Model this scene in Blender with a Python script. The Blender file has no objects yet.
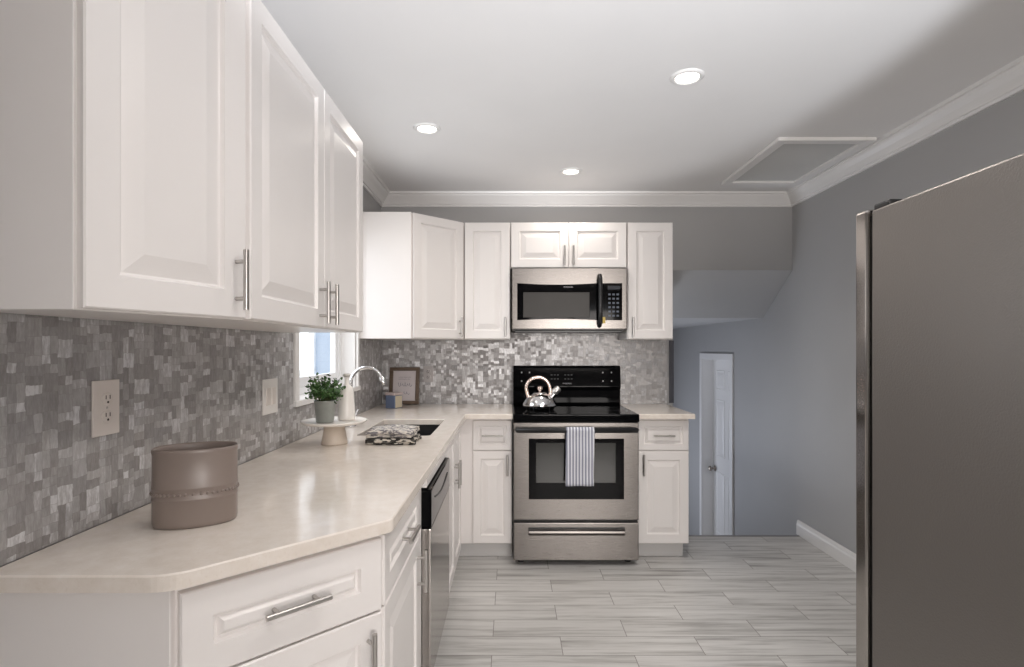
import bpy, bmesh, math, random
from mathutils import Matrix, Vector
random.seed(7)
PI = math.pi
SC = bpy.context.scene
COL = SC.collection

# ------------------------------------------------------------------ camera, light, exposure
cam_d = bpy.data.cameras.new('camera'); cam = bpy.data.objects.new('camera', cam_d); COL.objects.link(cam)
cam.location = (0, 0, 1.31); cam.rotation_euler = (PI/2, 0, 0)
cam_d.sensor_width = 36; cam_d.lens = 36*550/1024
cam_d.shift_x = 1/1024; cam_d.shift_y = 15.5/1024; cam_d.clip_start = 0.02
SC.camera = cam
SC.view_settings.view_transform = 'Standard'; SC.view_settings.look = 'None'
SC.view_settings.gamma = 1; SC.view_settings.use_curve_mapping = False
SC.view_settings.exposure = 0.20
SC.cycles.use_denoising = True
SC.cycles.max_bounces = 10; SC.cycles.diffuse_bounces = 6
SC.cycles.sample_clamp_indirect = 6.0
SC.cycles.caustics_reflective = False; SC.cycles.caustics_refractive = False

world = bpy.data.worlds.new('daylight'); SC.world = world; world.use_nodes = True
wb = world.node_tree.nodes['Background']; wb.inputs[0].default_value = (0.90, 0.95, 1.0, 1); wb.inputs[1].default_value = 1.9

def lamp(name, kind, loc, target, energy, color, **kw):
    d = bpy.data.lights.new(name, kind); d.energy = energy; d.color = color
    for k, v in kw.items(): setattr(d, k, v)
    o = bpy.data.objects.new(name, d); COL.objects.link(o); o.location = loc
    o.rotation_euler = (Vector(target) - Vector(loc)).to_track_quat('-Z', 'Y').to_euler()
    return o
# daylight at the sink and lower-level windows, plus added rear and soffit fill lamps
lamp('rear_window_fill', 'AREA', (1.05, -2.75, 1.35), (0.75, 1.2, 2.3), 96, (1.0, 0.925, 0.87), shape='RECTANGLE', size=1.6, size_y=1.35)  # added warm fill from behind the camera, at the made-up rear window
lamp('sink_window_daylight', 'AREA', (-1.30, 2.86, 1.62), (0.2, 2.86, 1.25), 5.5, (0.90, 0.94, 1.0), shape='RECTANGLE', size=0.95, size_y=1.05)
lamp('lower_window_daylight', 'AREA', (0.7, 6.6, -0.1), (1.75, 4.4, 0.6), 11, (0.80, 0.86, 1.0), shape='RECTANGLE', size=0.9, size_y=1.1)
lamp('soffit_fill', 'AREA', (0.6, 4.75, -0.45), (1.6, 4.2, 1.72), 15, (0.86, 0.90, 1.0), shape='RECTANGLE', size=0.6, size_y=0.6)  # added fill lamp that brightens the sloped stair soffit
# the photographer's flash bounced off the ceiling
lamp('bounce_flash', 'SPOT', (0.45, -0.45, 1.0), (0.35, 1.10, 2.43), 245, (0.90, 0.94, 1.0), spot_size=math.radians(54), spot_blend=0.18, shadow_soft_size=0.06)

# ------------------------------------------------------------------ materials
def mat(name, color=(0.8, 0.8, 0.8), rough=0.5, metal=0.0, **kw):
    m = bpy.data.materials.new(name); m.use_nodes = True
    b = m.node_tree.nodes['Principled BSDF']
    b.inputs['Base Color'].default_value = (*color, 1); b.inputs['Roughness'].default_value = rough
    b.inputs['Metallic'].default_value = metal
    for k, v in kw.items(): b.inputs[k.replace('_', ' ')].default_value = v
    return m
class NT:
    """small helper to write node maths"""
    def __init__(s, m): s.m = m; s.t = m.node_tree; s.b = s.t.nodes['Principled BSDF']
    def node(s, typ, **props):
        n = s.t.nodes.new(typ)
        for k, v in props.items(): setattr(n, k, v)
        return n
    def put(s, sock, v):
        if hasattr(v, 'is_output') or isinstance(v, bpy.types.NodeSocket): s.t.links.new(v, sock)
        else: sock.default_value = v
    def math(s, op, a, b=None, c=None):
        n = s.node('ShaderNodeMath', operation=op); s.put(n.inputs[0], a)
        if b is not None: s.put(n.inputs[1], b)
        if c is not None: s.put(n.inputs[2], c)
        return n.outputs[0]
    def coord(s, kind='Object'): return s.node('ShaderNodeTexCoord').outputs[kind]
    def sep(s, v):
        n = s.node('ShaderNodeSeparateXYZ'); s.put(n.inputs[0], v); return n.outputs
    def comb(s, x, y, z):
        n = s.node('ShaderNodeCombineXYZ')
        for i, v in enumerate((x, y, z)): s.put(n.inputs[i], v)
        return n.outputs[0]
    def white(s, v):
        n = s.node('ShaderNodeTexWhiteNoise', noise_dimensions='3D'); s.put(n.inputs['Vector'], v); return n.outputs
    def noise(s, v, scale, detail=3, rough=0.5, w=None):
        n = s.node('ShaderNodeTexNoise', noise_dimensions='3D' if w is None else '4D'); s.put(n.inputs['Vector'], v)
        n.inputs['Scale'].default_value = scale; n.inputs['Detail'].default_value = detail; n.inputs['Roughness'].default_value = rough
        if w is not None: s.put(n.inputs['W'], w)
        return n.outputs['Fac']
    def mapping(s, v, scale=(1, 1, 1), loc=(0, 0, 0), rot=(0, 0, 0)):
        n = s.node('ShaderNodeMapping'); s.put(n.inputs[0], v)
        n.inputs['Scale'].default_value = scale; n.inputs['Location'].default_value = loc; n.inputs['Rotation'].default_value = rot
        return n.outputs[0]
    def ramp(s, f, stops, interp='LINEAR'):
        n = s.node('ShaderNodeValToRGB'); s.put(n.inputs[0], f); r = n.color_ramp; r.interpolation = interp
        while len(r.elements) < len(stops): r.elements.new(0.5)
        for e, (p, c) in zip(r.elements, stops): e.position = p; e.color = (*c, 1)
        return n.outputs[0]
    def mix(s, f, a, b, blend='MIX'):
        n = s.node('ShaderNodeMix', data_type='RGBA', blend_type=blend)
        s.put(n.inputs[0], f)
        for i, v in ((6, a), (7, b)): s.put(n.inputs[i], v if not isinstance(v, tuple) else (*v, 1))
        return n.outputs[2]
    def bump(s, h, strength=0.2, dist=0.002):
        n = s.node('ShaderNodeBump'); s.put(n.inputs['Height'], h)
        n.inputs['Strength'].default_value = strength; n.inputs['Distance'].default_value = dist
        s.t.links.new(n.outputs[0], s.b.inputs['Normal'])
    def color(s, v): s.t.links.new(v, s.b.inputs['Base Color'])
    def rough(s, v): s.t.links.new(v, s.b.inputs['Roughness'])

def painted(name, c, rough=0.6, bs=90, st=0.04):
    m = mat(name, c, rough); n = NT(m); co = n.coord()
    f = n.noise(co, bs, 4)
    n.color(n.mix(n.noise(co, 3, 2), tuple(x*0.97 for x in c), tuple(min(1, x*1.03) for x in c)))
    n.bump(f, st, 0.001); return m
M_WALL = painted('grey_wall_paint', (0.395, 0.392, 0.392), 0.55)
M_CEIL = painted('ceiling_paint', (0.80, 0.79, 0.785), 0.8)
M_TRIM = painted('white_trim_paint', (0.80, 0.79, 0.78), 0.35, 40, 0.02)
M_CAB = painted('white_cabinet_paint', (0.83, 0.80, 0.785), 0.30, 30, 0.01)
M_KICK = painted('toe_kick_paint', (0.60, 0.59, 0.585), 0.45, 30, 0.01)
M_NICKEL = mat('brushed_nickel', (0.50, 0.48, 0.46), 0.30, 1.0)
M_CHROME = mat('chrome', (0.80, 0.80, 0.81), 0.08, 1.0)
M_BLACK = mat('black_glass', (0.003, 0.003, 0.0035), 0.05, Specular_IOR_Level=0.08)
M_BLACKP = mat('black_plastic', (0.012, 0.012, 0.013), 0.30)
M_SINK = mat('dark_sink_composite', (0.012, 0.012, 0.014), 0.45)
M_DARK = mat('dark_gap', (0.02, 0.02, 0.02), 0.7)
M_PLATE = mat('outlet_plastic', (0.66, 0.61, 0.575), 0.35)
M_SLOT = mat('outlet_slot', (0.05, 0.04, 0.04), 0.6)
M_COPPER = mat('rose_copper', (0.88, 0.72, 0.64), 0.16, 1.0)
M_WHITE = mat('white_vinyl', (0.85, 0.86, 0.88), 0.35)
M_CERAM = mat('white_ceramic', (0.80, 0.77, 0.73), 0.25)
M_MARK = mat('printed_mark', (0.42, 0.42, 0.43), 0.5)
M_GOLD = mat('yellow_tag', (0.65, 0.47, 0.12), 0.5)

def steel(name, c, axis, r):
    m = mat(name, c, r, 1.0); n = NT(m); co = n.coord()
    sc = {'x': (1, 60, 60), 'z': (60, 60, 1)}[axis]
    f = n.noise(n.mapping(co, sc), 14, 3)
    n.rough(n.math('MULTIPLY_ADD', f, 0.07, r-0.035)); n.bump(f, 0.012, 0.0003)
    tg = n.node('ShaderNodeTangent', direction_type='RADIAL', axis='Z'); n.t.links.new(tg.outputs[0], n.b.inputs['Tangent'])
    n.b.inputs['Anisotropic'].default_value = 0.6; n.b.inputs['Anisotropic Rotation'].default_value = 0.25 if axis == 'x' else 0.0
    return m
M_STEEL = steel('brushed_stainless', (0.20, 0.186, 0.175), 'x', 0.28)
M_STEELV = steel('brushed_stainless_vertical', (0.42, 0.395, 0.375), 'z', 0.18)

m = mat('fridge_side_textured', (0.185, 0.17, 0.158), 0.38, 0.55); n = NT(m); co = n.coord()
n.bump(n.noise(co, 190, 2), 0.6, 0.0016); M_FRSIDE = m

# quartz
m = mat('cream_quartz', (0.7, 0.65, 0.6), 0.13); n = NT(m); co = n.coord()
f = n.noise(co, 26, 6, 0.65); g = n.noise(co, 160, 2)
c = n.ramp(f, [(0.30, (0.73, 0.66, 0.59)), (0.55, (0.785, 0.722, 0.66)), (0.75, (0.825, 0.772, 0.72))])
n.color(n.mix(n.ramp(g, [(0.60, (0, 0, 0)), (0.72, (0.3, 0.3, 0.3))]), c, (0.66, 0.58, 0.50))); M_QUARTZ = m

def mosaic(name, ax):
    m = mat(name, (0.3, 0.3, 0.3), 0.22, 0.25); n = NT(m)
    jn = n.node('ShaderNodeTexNoise'); n.put(jn.inputs['Vector'], n.coord()); jn.inputs['Scale'].default_value = 38; jn.inputs['Detail'].default_value = 2
    js = n.node('ShaderNodeVectorMath', operation='MULTIPLY_ADD'); n.put(js.inputs[0], jn.outputs['Color']); js.inputs[1].default_value = (0.010,)*3; n.put(js.inputs[2], n.coord())
    xyz = n.sep(js.outputs[0])
    C = 0.038
    u = n.math('DIVIDE', n.math('ADD', xyz[ax], 10.0), C)
    cu = n.math('FLOOR', u)
    v = n.math('ADD', n.math('DIVIDE', xyz[2], C), n.math('MULTIPLY', n.white(n.comb(cu, 3.3, 1.7))[0], 1.0))
    cv = n.math('FLOOR', v)
    r = n.white(n.comb(cu, cv, 5.5))[0]
    # whole tile, halves, or quarters
    a = n.math('MULTIPLY', n.math('GREATER_THAN', r, 0.22), n.math('LESS_THAN', r, 0.46))
    nx = n.math('ADD', 1.0, n.math('MINIMUM', n.math('ADD', a, n.math('GREATER_THAN', r, 0.70)), 1.0))
    ny = n.math('ADD', 1.0, n.math('GREATER_THAN', r, 0.46))
    fu = n.math('MULTIPLY', n.math('FRACT', u), nx); fv = n.math('MULTIPLY', n.math('FRACT', v), ny)
    idv = n.comb(n.math('MULTIPLY_ADD', cu, 2.0, n.math('FLOOR', fu)), n.math('MULTIPLY_ADD', cv, 2.0, n.math('FLOOR', fv)), 0.5)
    w = n.white(idv)
    def edge(fr, k):
        d = n.math('SUBTRACT', 0.5, n.math('ABSOLUTE', n.math('SUBTRACT', n.math('FRACT', fr), 0.5)))
        return n.math('DIVIDE', n.math('MULTIPLY', d, C), k)
    e = n.math('MINIMUM', edge(fu, nx), edge(fv, ny))
    grout = n.math('MULTIPLY', n.math('LESS_THAN', e, 0.0005), 0.5)
    st = n.noise(n.mapping(n.coord(), (150, 150, 40)), 1.0, 3, 0.65, w=n.math('MULTIPLY', w[0], 40.0))
    t = n.math('MULTIPLY_ADD', st, 0.80, n.math('MULTIPLY', w[0], 0.55))
    c = n.ramp(t, [(0.28, (0.25, 0.238, 0.233)), (0.60, (0.355, 0.344, 0.342)), (0.85, (0.48, 0.475, 0.48)), (1.0, (0.68, 0.68, 0.695))])
    n.color(n.mix(grout, c, (0.27, 0.255, 0.245)))
    n.rough(n.math('MULTIPLY_ADD', grout, 0.3, 0.35))
    # every shell chip sits at its own slight tilt
    vm = n.node('ShaderNodeVectorMath', operation='SUBTRACT'); n.put(vm.inputs[0], w[1]); vm.inputs[1].default_value = (0.5, 0.5, 0.5)
    sc = n.node('ShaderNodeVectorMath', operation='SCALE'); n.put(sc.inputs[0], vm.outputs[0]); sc.inputs['Scale'].default_value = 0.17
    ad = n.node('ShaderNodeVectorMath', operation='ADD'); n.put(ad.inputs[0], n.node('ShaderNodeNewGeometry').outputs['Normal']); n.put(ad.inputs[1], sc.outputs[0])
    no = n.node('ShaderNodeVectorMath', operation='NORMALIZE'); n.put(no.inputs[0], ad.outputs[0])
    n.t.links.new(no.outputs[0], n.b.inputs['Normal'])
    return m
M_MOS_Y = mosaic('shell_mosaic_side', 1)
M_MOS_X = mosaic('shell_mosaic_back', 0)

# floor: long grey plank tiles laid across the room in half bond
m = mat('plank_tile', (0.5, 0.5, 0.5), 0.28); n = NT(m); co = n.coord()
pm = n.mapping(co, loc=(0.082 + 6.1, -2.967 + 0.1537*60, 0))
br = n.node('ShaderNodeTexBrick', offset=0.5, offset_frequency=2, squash=1.0)
n.put(br.inputs['Vector'], pm)
for k, v in (('Scale', 1.0), ('Mortar Size', 0.0016), ('Mortar Smooth', 0.0), ('Bias', 0.0), ('Brick Width', 0.61), ('Row Height', 0.1537)):
    br.inputs[k].default_value = v
br.inputs['Color1'].default_value = (0, 0, 0, 1); br.inputs['Color2'].default_value = (1, 1, 1, 1); br.inputs['Mortar'].default_value = (0.5, 0.5, 0.5, 1)
rnd = n.sep(br.outputs['Color'])[0]
st = n.noise(n.mapping(co, (1.6, 26, 1)), 1.0, 5, 0.62, w=n.math('MULTIPLY', rnd, 30.0))
fine = n.noise(n.mapping(co, (5, 120, 1)), 1.0, 3, 0.6, w=n.math('MULTIPLY', rnd, 17.0))
t = n.math('ADD', n.math('MULTIPLY', st, 0.8), n.math('MULTIPLY', fine, 0.25))
c = n.ramp(t, [(0.37, (0.27, 0.26, 0.25)), (0.45, (0.44, 0.43, 0.415)), (0.53, (0.60, 0.59, 0.575)), (0.68, (0.71, 0.70, 0.685))])
c = n.mix(n.math('MULTIPLY', rnd, 0.22), c, (0.44, 0.43, 0.415))
n.color(n.mix(br.outputs['Fac'], c, (0.25, 0.235, 0.22)))
n.rough(n.math('MULTIPLY_ADD', br.outputs['Fac'], 0.4, 0.30)); M_FLOOR = m

# ------------------------------------------------------------------ mesh builder
class MB:
    def __init__(s, M=None): s.v = []; s.f = []; s.sm = []; s.M = M or Matrix()
    def add(s, vs, fs, smooth=False):
        k = len(s.v); s.v += [s.M @ Vector(p) for p in vs]
        for f in fs: s.f.append([k+i for i in f]); s.sm.append(smooth)
        return s
    def bm(s, b, smooth=False):
        b.verts.index_update()
        s.add([v.co.copy() for v in b.verts], [[v.index for v in f.verts] for f in b.faces], smooth); b.free(); return s
    def box(s, x0, x1, y0, y1, z0, z1, bev=0.0, seg=2):
        b = bmesh.new(); bmesh.ops.create_cube(b, size=1)
        for v in b.verts: v.co = ((x0+x1)/2 + v.co.x*(x1-x0), (y0+y1)/2 + v.co.y*(y1-y0), (z0+z1)/2 + v.co.z*(z1-z0))
        if bev: bmesh.ops.bevel(b, geom=b.edges[:], offset=bev, segments=seg, profile=0.6, affect='EDGES')
        return s.bm(b)
    def prism(s, poly, z0, z1, bev=0.0, seg=2):
        b = bmesh.new(); n = len(poly)
        lo = [b.verts.new((x, y, z0)) for x, y in poly]; hi = [b.verts.new((x, y, z1)) for x, y in poly]
        b.faces.new(lo[::-1]); b.faces.new(hi)
        for i in range(n): b.faces.new((lo[i], lo[(i+1) % n], hi[(i+1) % n], hi[i]))
        bmesh.ops.recalc_face_normals(b, faces=b.faces[:])
        if bev: bmesh.ops.bevel(b, geom=b.edges[:], offset=bev, segments=seg, profile=0.6, affect='EDGES')
        return s.bm(b)
    def lathe(s, prof, seg=40, c=(0, 0, 0), sx=1, sy=1, rot=0, smooth=True, power=2.0):
        vs = []; fs = []; n = len(prof)
        for i in range(seg):
            a = 2*PI*i/seg; ca, sa = math.cos(a), math.sin(a)
            if power != 2.0:
                ca = math.copysign(abs(ca)**(2/power), ca); sa = math.copysign(abs(sa)**(2/power), sa)
            for r, z in prof:
                x, y = ca*r*sx, sa*r*sy
                vs.append((c[0] + x*math.cos(rot) - y*math.sin(rot), c[1] + x*math.sin(rot) + y*math.cos(rot), c[2] + z))
        for i in range(seg):
            j = (i+1) % seg
            for k in range(n-1): fs.append((i*n+k, j*n+k, j*n+k+1, i*n+k+1))
        if prof[0][0] > 1e-6: fs.append([i*n for i in range(seg)][::-1])
        if prof[-1][0] > 1e-6: fs.append([i*n+n-1 for i in range(seg)])
        return s.add(vs, fs, smooth)
    def tube(s, pts, r, seg=12, smooth=True, sx=1.0):
        pts = [Vector(p) for p in pts]; n = len(pts); rs = r if isinstance(r, (list, tuple)) else [r]*n
        vs = []; fs = []; up = None
        for i, p in enumerate(pts):
            t = (pts[min(i+1, n-1)] - pts[max(i-1, 0)]).normalized()
            if up is None:
                up = Vector((0, 0, 1)) if abs(t.z) < 0.9 else Vector((0, 1, 0))
            up = (up - t*up.dot(t)).normalized(); q = t.cross(up)
            for k in range(seg):
                a = 2*PI*k/seg; vs.append(p + up*math.cos(a)*rs[i] + q*math.sin(a)*rs[i]*sx)
        for i in range(n-1):
            for k in range(seg): fs.append((i*seg+k, i*seg+(k+1) % seg, (i+1)*seg+(k+1) % seg, (i+1)*seg+k))
        s.add(vs, fs, smooth); return s.add(vs[:seg]+vs[-seg:], [list(range(seg))[::-1], list(range(seg, 2*seg))], False)
    def sphere(s, c, r, u=16, v=10, sc=(1, 1, 1)):
        b = bmesh.new(); bmesh.ops.create_uvsphere(b, u_segments=u, v_segments=v, radius=r)
        for q in b.verts: q.co = (c[0]+q.co.x*sc[0], c[1]+q.co.y*sc[1], c[2]+q.co.z*sc[2])
        return s.bm(b, True)
    def rings(s, w, h, prof):
        """raised panel: concentric rectangles (inset, depth) in the local xz plane, front towards -y"""
        vs = []; fs = []
        for ins, d in prof: vs += [(ins, -d, ins), (w-ins, -d, ins), (w-ins, -d, h-ins), (ins, -d, h-ins)]
        for i in range(len(prof)-1):
            for k in range(4):
                j = (k+1) % 4; fs.append((i*4+k, i*4+j, (i+1)*4+j, (i+1)*4+k))
        e = (len(prof)-1)*4; fs.append((e, e+1, e+2, e+3)); fs.append((3, 2, 1, 0))
        return s.add(vs, fs)
    def sweep(s, path, prof):
        """profile (offset to the left of the path, z) swept along an open xy path with mitred corners"""
        P = [Vector((x, y)) for x, y in path]; n = len(P); m = len(prof); vs = []; fs = []
        for i, p in enumerate(P):
            d0 = (p - P[i-1]).normalized() if i else (P[1]-p).normalized()
            d1 = (P[i+1]-p).normalized() if i < n-1 else d0
            n0 = Vector((-d0.y, d0.x)); n1 = Vector((-d1.y, d1.x)); b = (n0+n1).normalized(); b = b/ b.dot(n0)
            for o, z in prof: vs.append((p.x+b.x*o, p.y+b.y*o, z))
        for i in range(n-1):
            for k in range(m):
                j = (k+1) % m; fs.append((i*m+k, i*m+j, (i+1)*m+j, (i+1)*m+k))
        fs.append(list(range(m))[::-1]); fs.append(list(range((n-1)*m, n*m)))
        return s.add(vs, fs)
    def build(s, name, material, parent=None, **props):
        inv = root_matrix(parent).inverted() if parent else Matrix()
        me = bpy.data.meshes.new(name); me.from_pydata([inv @ p for p in s.v], [], s.f)
        me.polygons.foreach_set('use_smooth', s.sm); me.validate(); me.update()
        b = bmesh.new(); b.from_mesh(me); bmesh.ops.recalc_face_normals(b, faces=b.faces[:]); b.to_mesh(me); b.free()
        me.materials.append(material)
        o = bpy.data.objects.new(name, me); COL.objects.link(o)
        if parent: o.parent = parent
        for k, v in props.items(): o[k] = v
        return o
ROOTM = {}
def root_matrix(o):
    while o.parent: o = o.parent
    return ROOTM.get(o.name, Matrix())
def thing(name, label, cat, loc, group=None, kind=None):
    o = bpy.data.objects.new(name, None); COL.objects.link(o); o.location = loc; o.empty_display_size = 0.05
    ROOTM[o.name] = Matrix.Translation(loc)
    if kind: o['kind'] = kind
    else:
        o['label'] = label; o['category'] = cat
    if group: o['group'] = group
    return o
def tag(o, label, cat, group=None):
    o['label'] = label; o['category'] = cat
    if group: o['group'] = group
    return o
def struct(mb, name, material): return mb.build(name, material, None, kind='structure')
def text_part(body, size, M, material, name, parent):
    cu = bpy.data.curves.new(name, 'FONT'); cu.body = body; cu.size = size; cu.extrude = 0.0004; cu.align_x = 'CENTER'; cu.align_y = 'CENTER'
    t = bpy.data.objects.new(name, cu); COL.objects.link(t); bpy.context.view_layer.update()
    me = bpy.data.meshes.new_from_object(t.evaluated_get(bpy.context.evaluated_depsgraph_get()))
    vs = [v.co.copy() for v in me.vertices]; fs = [list(p.vertices) for p in me.polygons]
    bpy.data.objects.remove(t); bpy.data.curves.remove(cu); bpy.data.meshes.remove(me)
    mb = MB(M); mb.add(vs, fs); return mb.build(name, material, parent)

# ------------------------------------------------------------------ the room
XL, YB, XR, H = -0.938, 3.978, 2.034, 2.43      # wall faces
RY = -2.6                                        # rear wall
LFZ = -0.82                                      # lower level floor
LEND = 7.6
WY0, WY1, WZ0, WZ1 = 2.40, 3.32, 1.085, 2.10     # sink window opening
XE = 1.17                                        # end of kitchen wall

b = MB(); b.box(-1.07, XE, RY-0.12, YB+0.11, -0.12, 0); b.box(XE, XR, RY-0.12, 3.85, -0.12, 0); struct(b, 'floor', M_FLOOR)
b = MB(); b.box(XE, XR, 3.842, 3.862, -0.11, 0.004, 0.002); struct(b, 'trim_stair_nosing', mat('nosing_metal', (0.25, 0.25, 0.26), 0.4))
b = MB(); b.box(-1.07, XR+0.13, RY-0.12, YB+0.11, H, H+0.1); struct(b, 'ceiling', M_CEIL)
b = MB()
for y0, y1, z0, z1 in ((RY-0.12, WY0, 0, H), (WY1, YB, 0, H), (WY0, WY1, 0, WZ0), (WY0, WY1, WZ1, H)): b.box(XL-0.13, XL, y0, y1, z0, z1)
struct(b, 'wall_left', M_WALL)
b = MB(); b.box(-1.068, XE, YB, YB+0.11, LFZ, H); struct(b, 'wall_back', M_WALL)
b = MB(); b.M = Matrix(((0, 0, 1, 0), (1, 0, 0, 0), (0, 1, 0, 0), (0, 0, 0, 1)))   # local (y,z,x)
b.prism([(YB, H), (YB, 1.88), (4.44, 1.56), (LEND, 1.56), (LEND, H)], XE, XR)
struct(b, 'wall_stair_header', M_WALL)
DY0, DY1, DZ1 = 5.08, 5.83, 1.205
b = MB()
for y0, y1, z0, z1 in ((RY-0.12, DY0, LFZ, H), (DY1, LEND, LFZ, H), (DY0, DY1, DZ1, H)): b.box(XR, XR+0.13, y0, y1, z0, z1)
struct(b, 'wall_right', M_WALL)
b = MB()
RX0, RX1, RZ0, RZ1 = 0.30, 1.90, 0.72, 2.15
for x0, x1, z0, z1 in ((-1.068, RX0, 0, H), (RX1, XR+0.13, 0, H), (RX0, RX1, 0, RZ0), (RX0, RX1, RZ1, H)): b.box(x0, x1, RY-0.12, RY, z0, z1)
struct(b, 'wall_rear', M_WALL)
b = MB(); b.box(XL, 0.18, -0.86, -0.74, 0.0005, H-0.0005); struct(b, 'wall_light_blocker', M_WALL)  # unseen wall added behind the camera to shade the near end panels
# lower level
b = MB(); b.box(-1.068, XR+0.13, 3.9, LEND, LFZ-0.1, LFZ); struct(b, 'floor_lower', M_FLOOR)
b = MB(); b.box(-1.068, XE, YB+0.11, LEND, 1.56, 1.66); struct(b, 'ceiling_lower', M_CEIL)
b = MB(); b.box(-1.068, XR+0.13, LEND, LEND+0.1, LFZ, 1.6); struct(b, 'wall_lower_far', M_WALL)
b = MB(); b.box(-1.168, -1.068, YB+0.11, LEND+0.1, LFZ, 1.66); struct(b, 'wall_lower_left', M_WALL)
b = MB()
for i in range(1, 5): b.box(XE, XR, 3.85+0.25*(i-1), 3.85+0.25*i, LFZ, -0.164*i)
struct(b, 'stairs_down', M_FLOOR)
b = MB(); b.box(XE-0.02, XE, YB+0.12, 5.2, LFZ, -0.02); struct(b, 'trim_stair_side', M_WALL)
b = MB(); b.box(XE-0.028, XE+0.006, YB-0.006, YB+0.004, 0.92, 1.372, 0.001); struct(b, 'wall_end_shade', mat('painted_edge_shade', (0.045, 0.047, 0.06), 0.5))  # dark strip standing in for the edge shadow at the wall end

# crown moulding: cove profile, swept round three walls
cp = [(0.0, 2.337), (0.012, 2.337), (0.014, 2.350), (0.022, 2.352), (0.026, 2.362), (0.040, 2.382), (0.060, 2.402), (0.066, 2.414), (0.078, 2.415), (0.082, 2.4295), (0.0, 2.4295)]
b = MB(); b.sweep([(XR, RY), (XR, YB), (XL, YB), (XL, RY)], cp); struct(b, 'trim_crown', M_TRIM)
bp = [(0, 0.001), (0.016, 0.001), (0.016, 0.070), (0.012, 0.082), (0.012, 0.092), (0.006, 0.102), (0, 0.102)]
b = MB(); b.sweep([(XR-0.0005, RY), (XR-0.0005, 3.89)], bp); struct(b, 'baseboard_right', M_TRIM)

# mosaic backsplashes
TX, TY = XL+0.008, YB-0.008
b = MB()
b.box(XL+0.0005, TX, 0.93, WY0-0.05, 0.9145, 1.376); b.box(XL+0.0005, TX, WY0-0.05, WY1+0.05, 0.9145, WZ0-0.03); b.box(XL+0.0005, TX, WY1+0.05, TY, 0.9145, 1.373)
struct(b, 'wall_left_backsplash', M_MOS_Y)
b = MB(); b.box(XL+0.009, 1.126, TY, YB-0.0005, 0.9145, 1.43); struct(b, 'wall_back_backsplash', M_MOS_X)

# window over the sink
w = thing('window_1', '', '', (XL-0.06, (WY0+WY1)/2, WZ0), kind='structure')
b = MB()
for y0, y1, z0, z1 in ((WY0-0.045, WY0, WZ0-0.02, WZ1+0.05), (WY1, WY1+0.03, WZ0-0.02, WZ1+0.05), (WY0, WY1, WZ1, WZ1+0.05)): b.box(XL+0.0005, XL+0.016, y0, y1, z0, z1, 0.002)
b.build('window_casing', M_TRIM, w)
b = MB(); b.box(XL-0.128, XL+0.022, WY0-0.05, WY1+0.035, WZ0-0.025, WZ0+0.002, 0.003); b.build('window_sill', M_TRIM, w)
b = MB()
for y0, y1, z0, z1 in ((WY0, WY0+0.012, WZ0, WZ1), (WY1-0.012, WY1, WZ0, WZ1), (WY0, WY1, WZ1-0.012, WZ1)): b.box(XL-0.128, XL-0.001, y0, y1, z0, z1)
b.build('window_jamb', M_TRIM, w)
b = MB(); q0, q1 = XL-0.128, XL-0.085
def sash(b, y0, y1, z0, z1, x0, x1, t=0.05):
    for a in ((y0, y0+t, z0, z1), (y1-t, y1, z0, z1), (y0+t, y1-t, z0, z0+t), (y0+t, y1-t, z1-t, z1)): b.box(x0, x1, *a, 0.003)
sash(b, WY0+0.012, WY1-0.012, WZ0+0.002, WZ1-0.012, q0, q1, 0.035)
sash(b, WY0+0.047, WY1-0.047, WZ0+0.037, WZ1-0.047, q0+0.006, q1-0.006, 0.05)
b.build('window_frame', M_WHITE, w)
m = bpy.data.materials.new('clear_pane'); m.use_nodes = True; nt = m.node_tree; nt.nodes.remove(nt.nodes['Principled BSDF'])
tr = nt.nodes.new('ShaderNodeBsdfTransparent'); gl = nt.nodes.new('ShaderNodeBsdfGlossy'); gl.inputs['Roughness'].default_value = 0.02
mx = nt.nodes.new('ShaderNodeMixShader'); mx.inputs[0].default_value = 0.08
nt.links.new(tr.outputs[0], mx.inputs[1]); nt.links.new(gl.outputs[0], mx.inputs[2]); nt.links.new(mx.outputs[0], nt.nodes['Material Output'].inputs[0])
M_PANE = m
b = MB(); b.box(q0+0.018, q0+0.022, WY0+0.05, WY1-0.05, WZ0+0.04, WZ1-0.05); b.build('pane', M_PANE, w)
# added rear window, unseen behind the camera, there only to light the room
w = thing('window_added_rear', '', '', ((RX0+RX1)/2, RY-0.06, RZ0), kind='structure')
b = MB()
for x0, x1 in ((RX0, RX0+0.05), (RX1-0.05, RX1), (1.07, 1.13)): b.box(x0, x1, RY-0.1, RY-0.04, RZ0, RZ1, 0.003)
b.box(RX0, RX1, RY-0.1, RY-0.04, RZ0, RZ0+0.05, 0.003); b.box(RX0, RX1, RY-0.1, RY-0.04, RZ1-0.05, RZ1, 0.003)
b.build('window_frame', M_WHITE, w)
b = MB()
for a in ((RX0-0.07, RX0, RZ0-0.07, RZ1+0.07), (RX1, RX1+0.07, RZ0-0.07, RZ1+0.07), (RX0, RX1, RZ0-0.07, RZ0), (RX0, RX1, RZ1, RZ1+0.07)): b.box(a[0], a[1], RY, RY+0.015, a[2], a[3], 0.003)
b.build('window_casing', M_TRIM, w)

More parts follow.
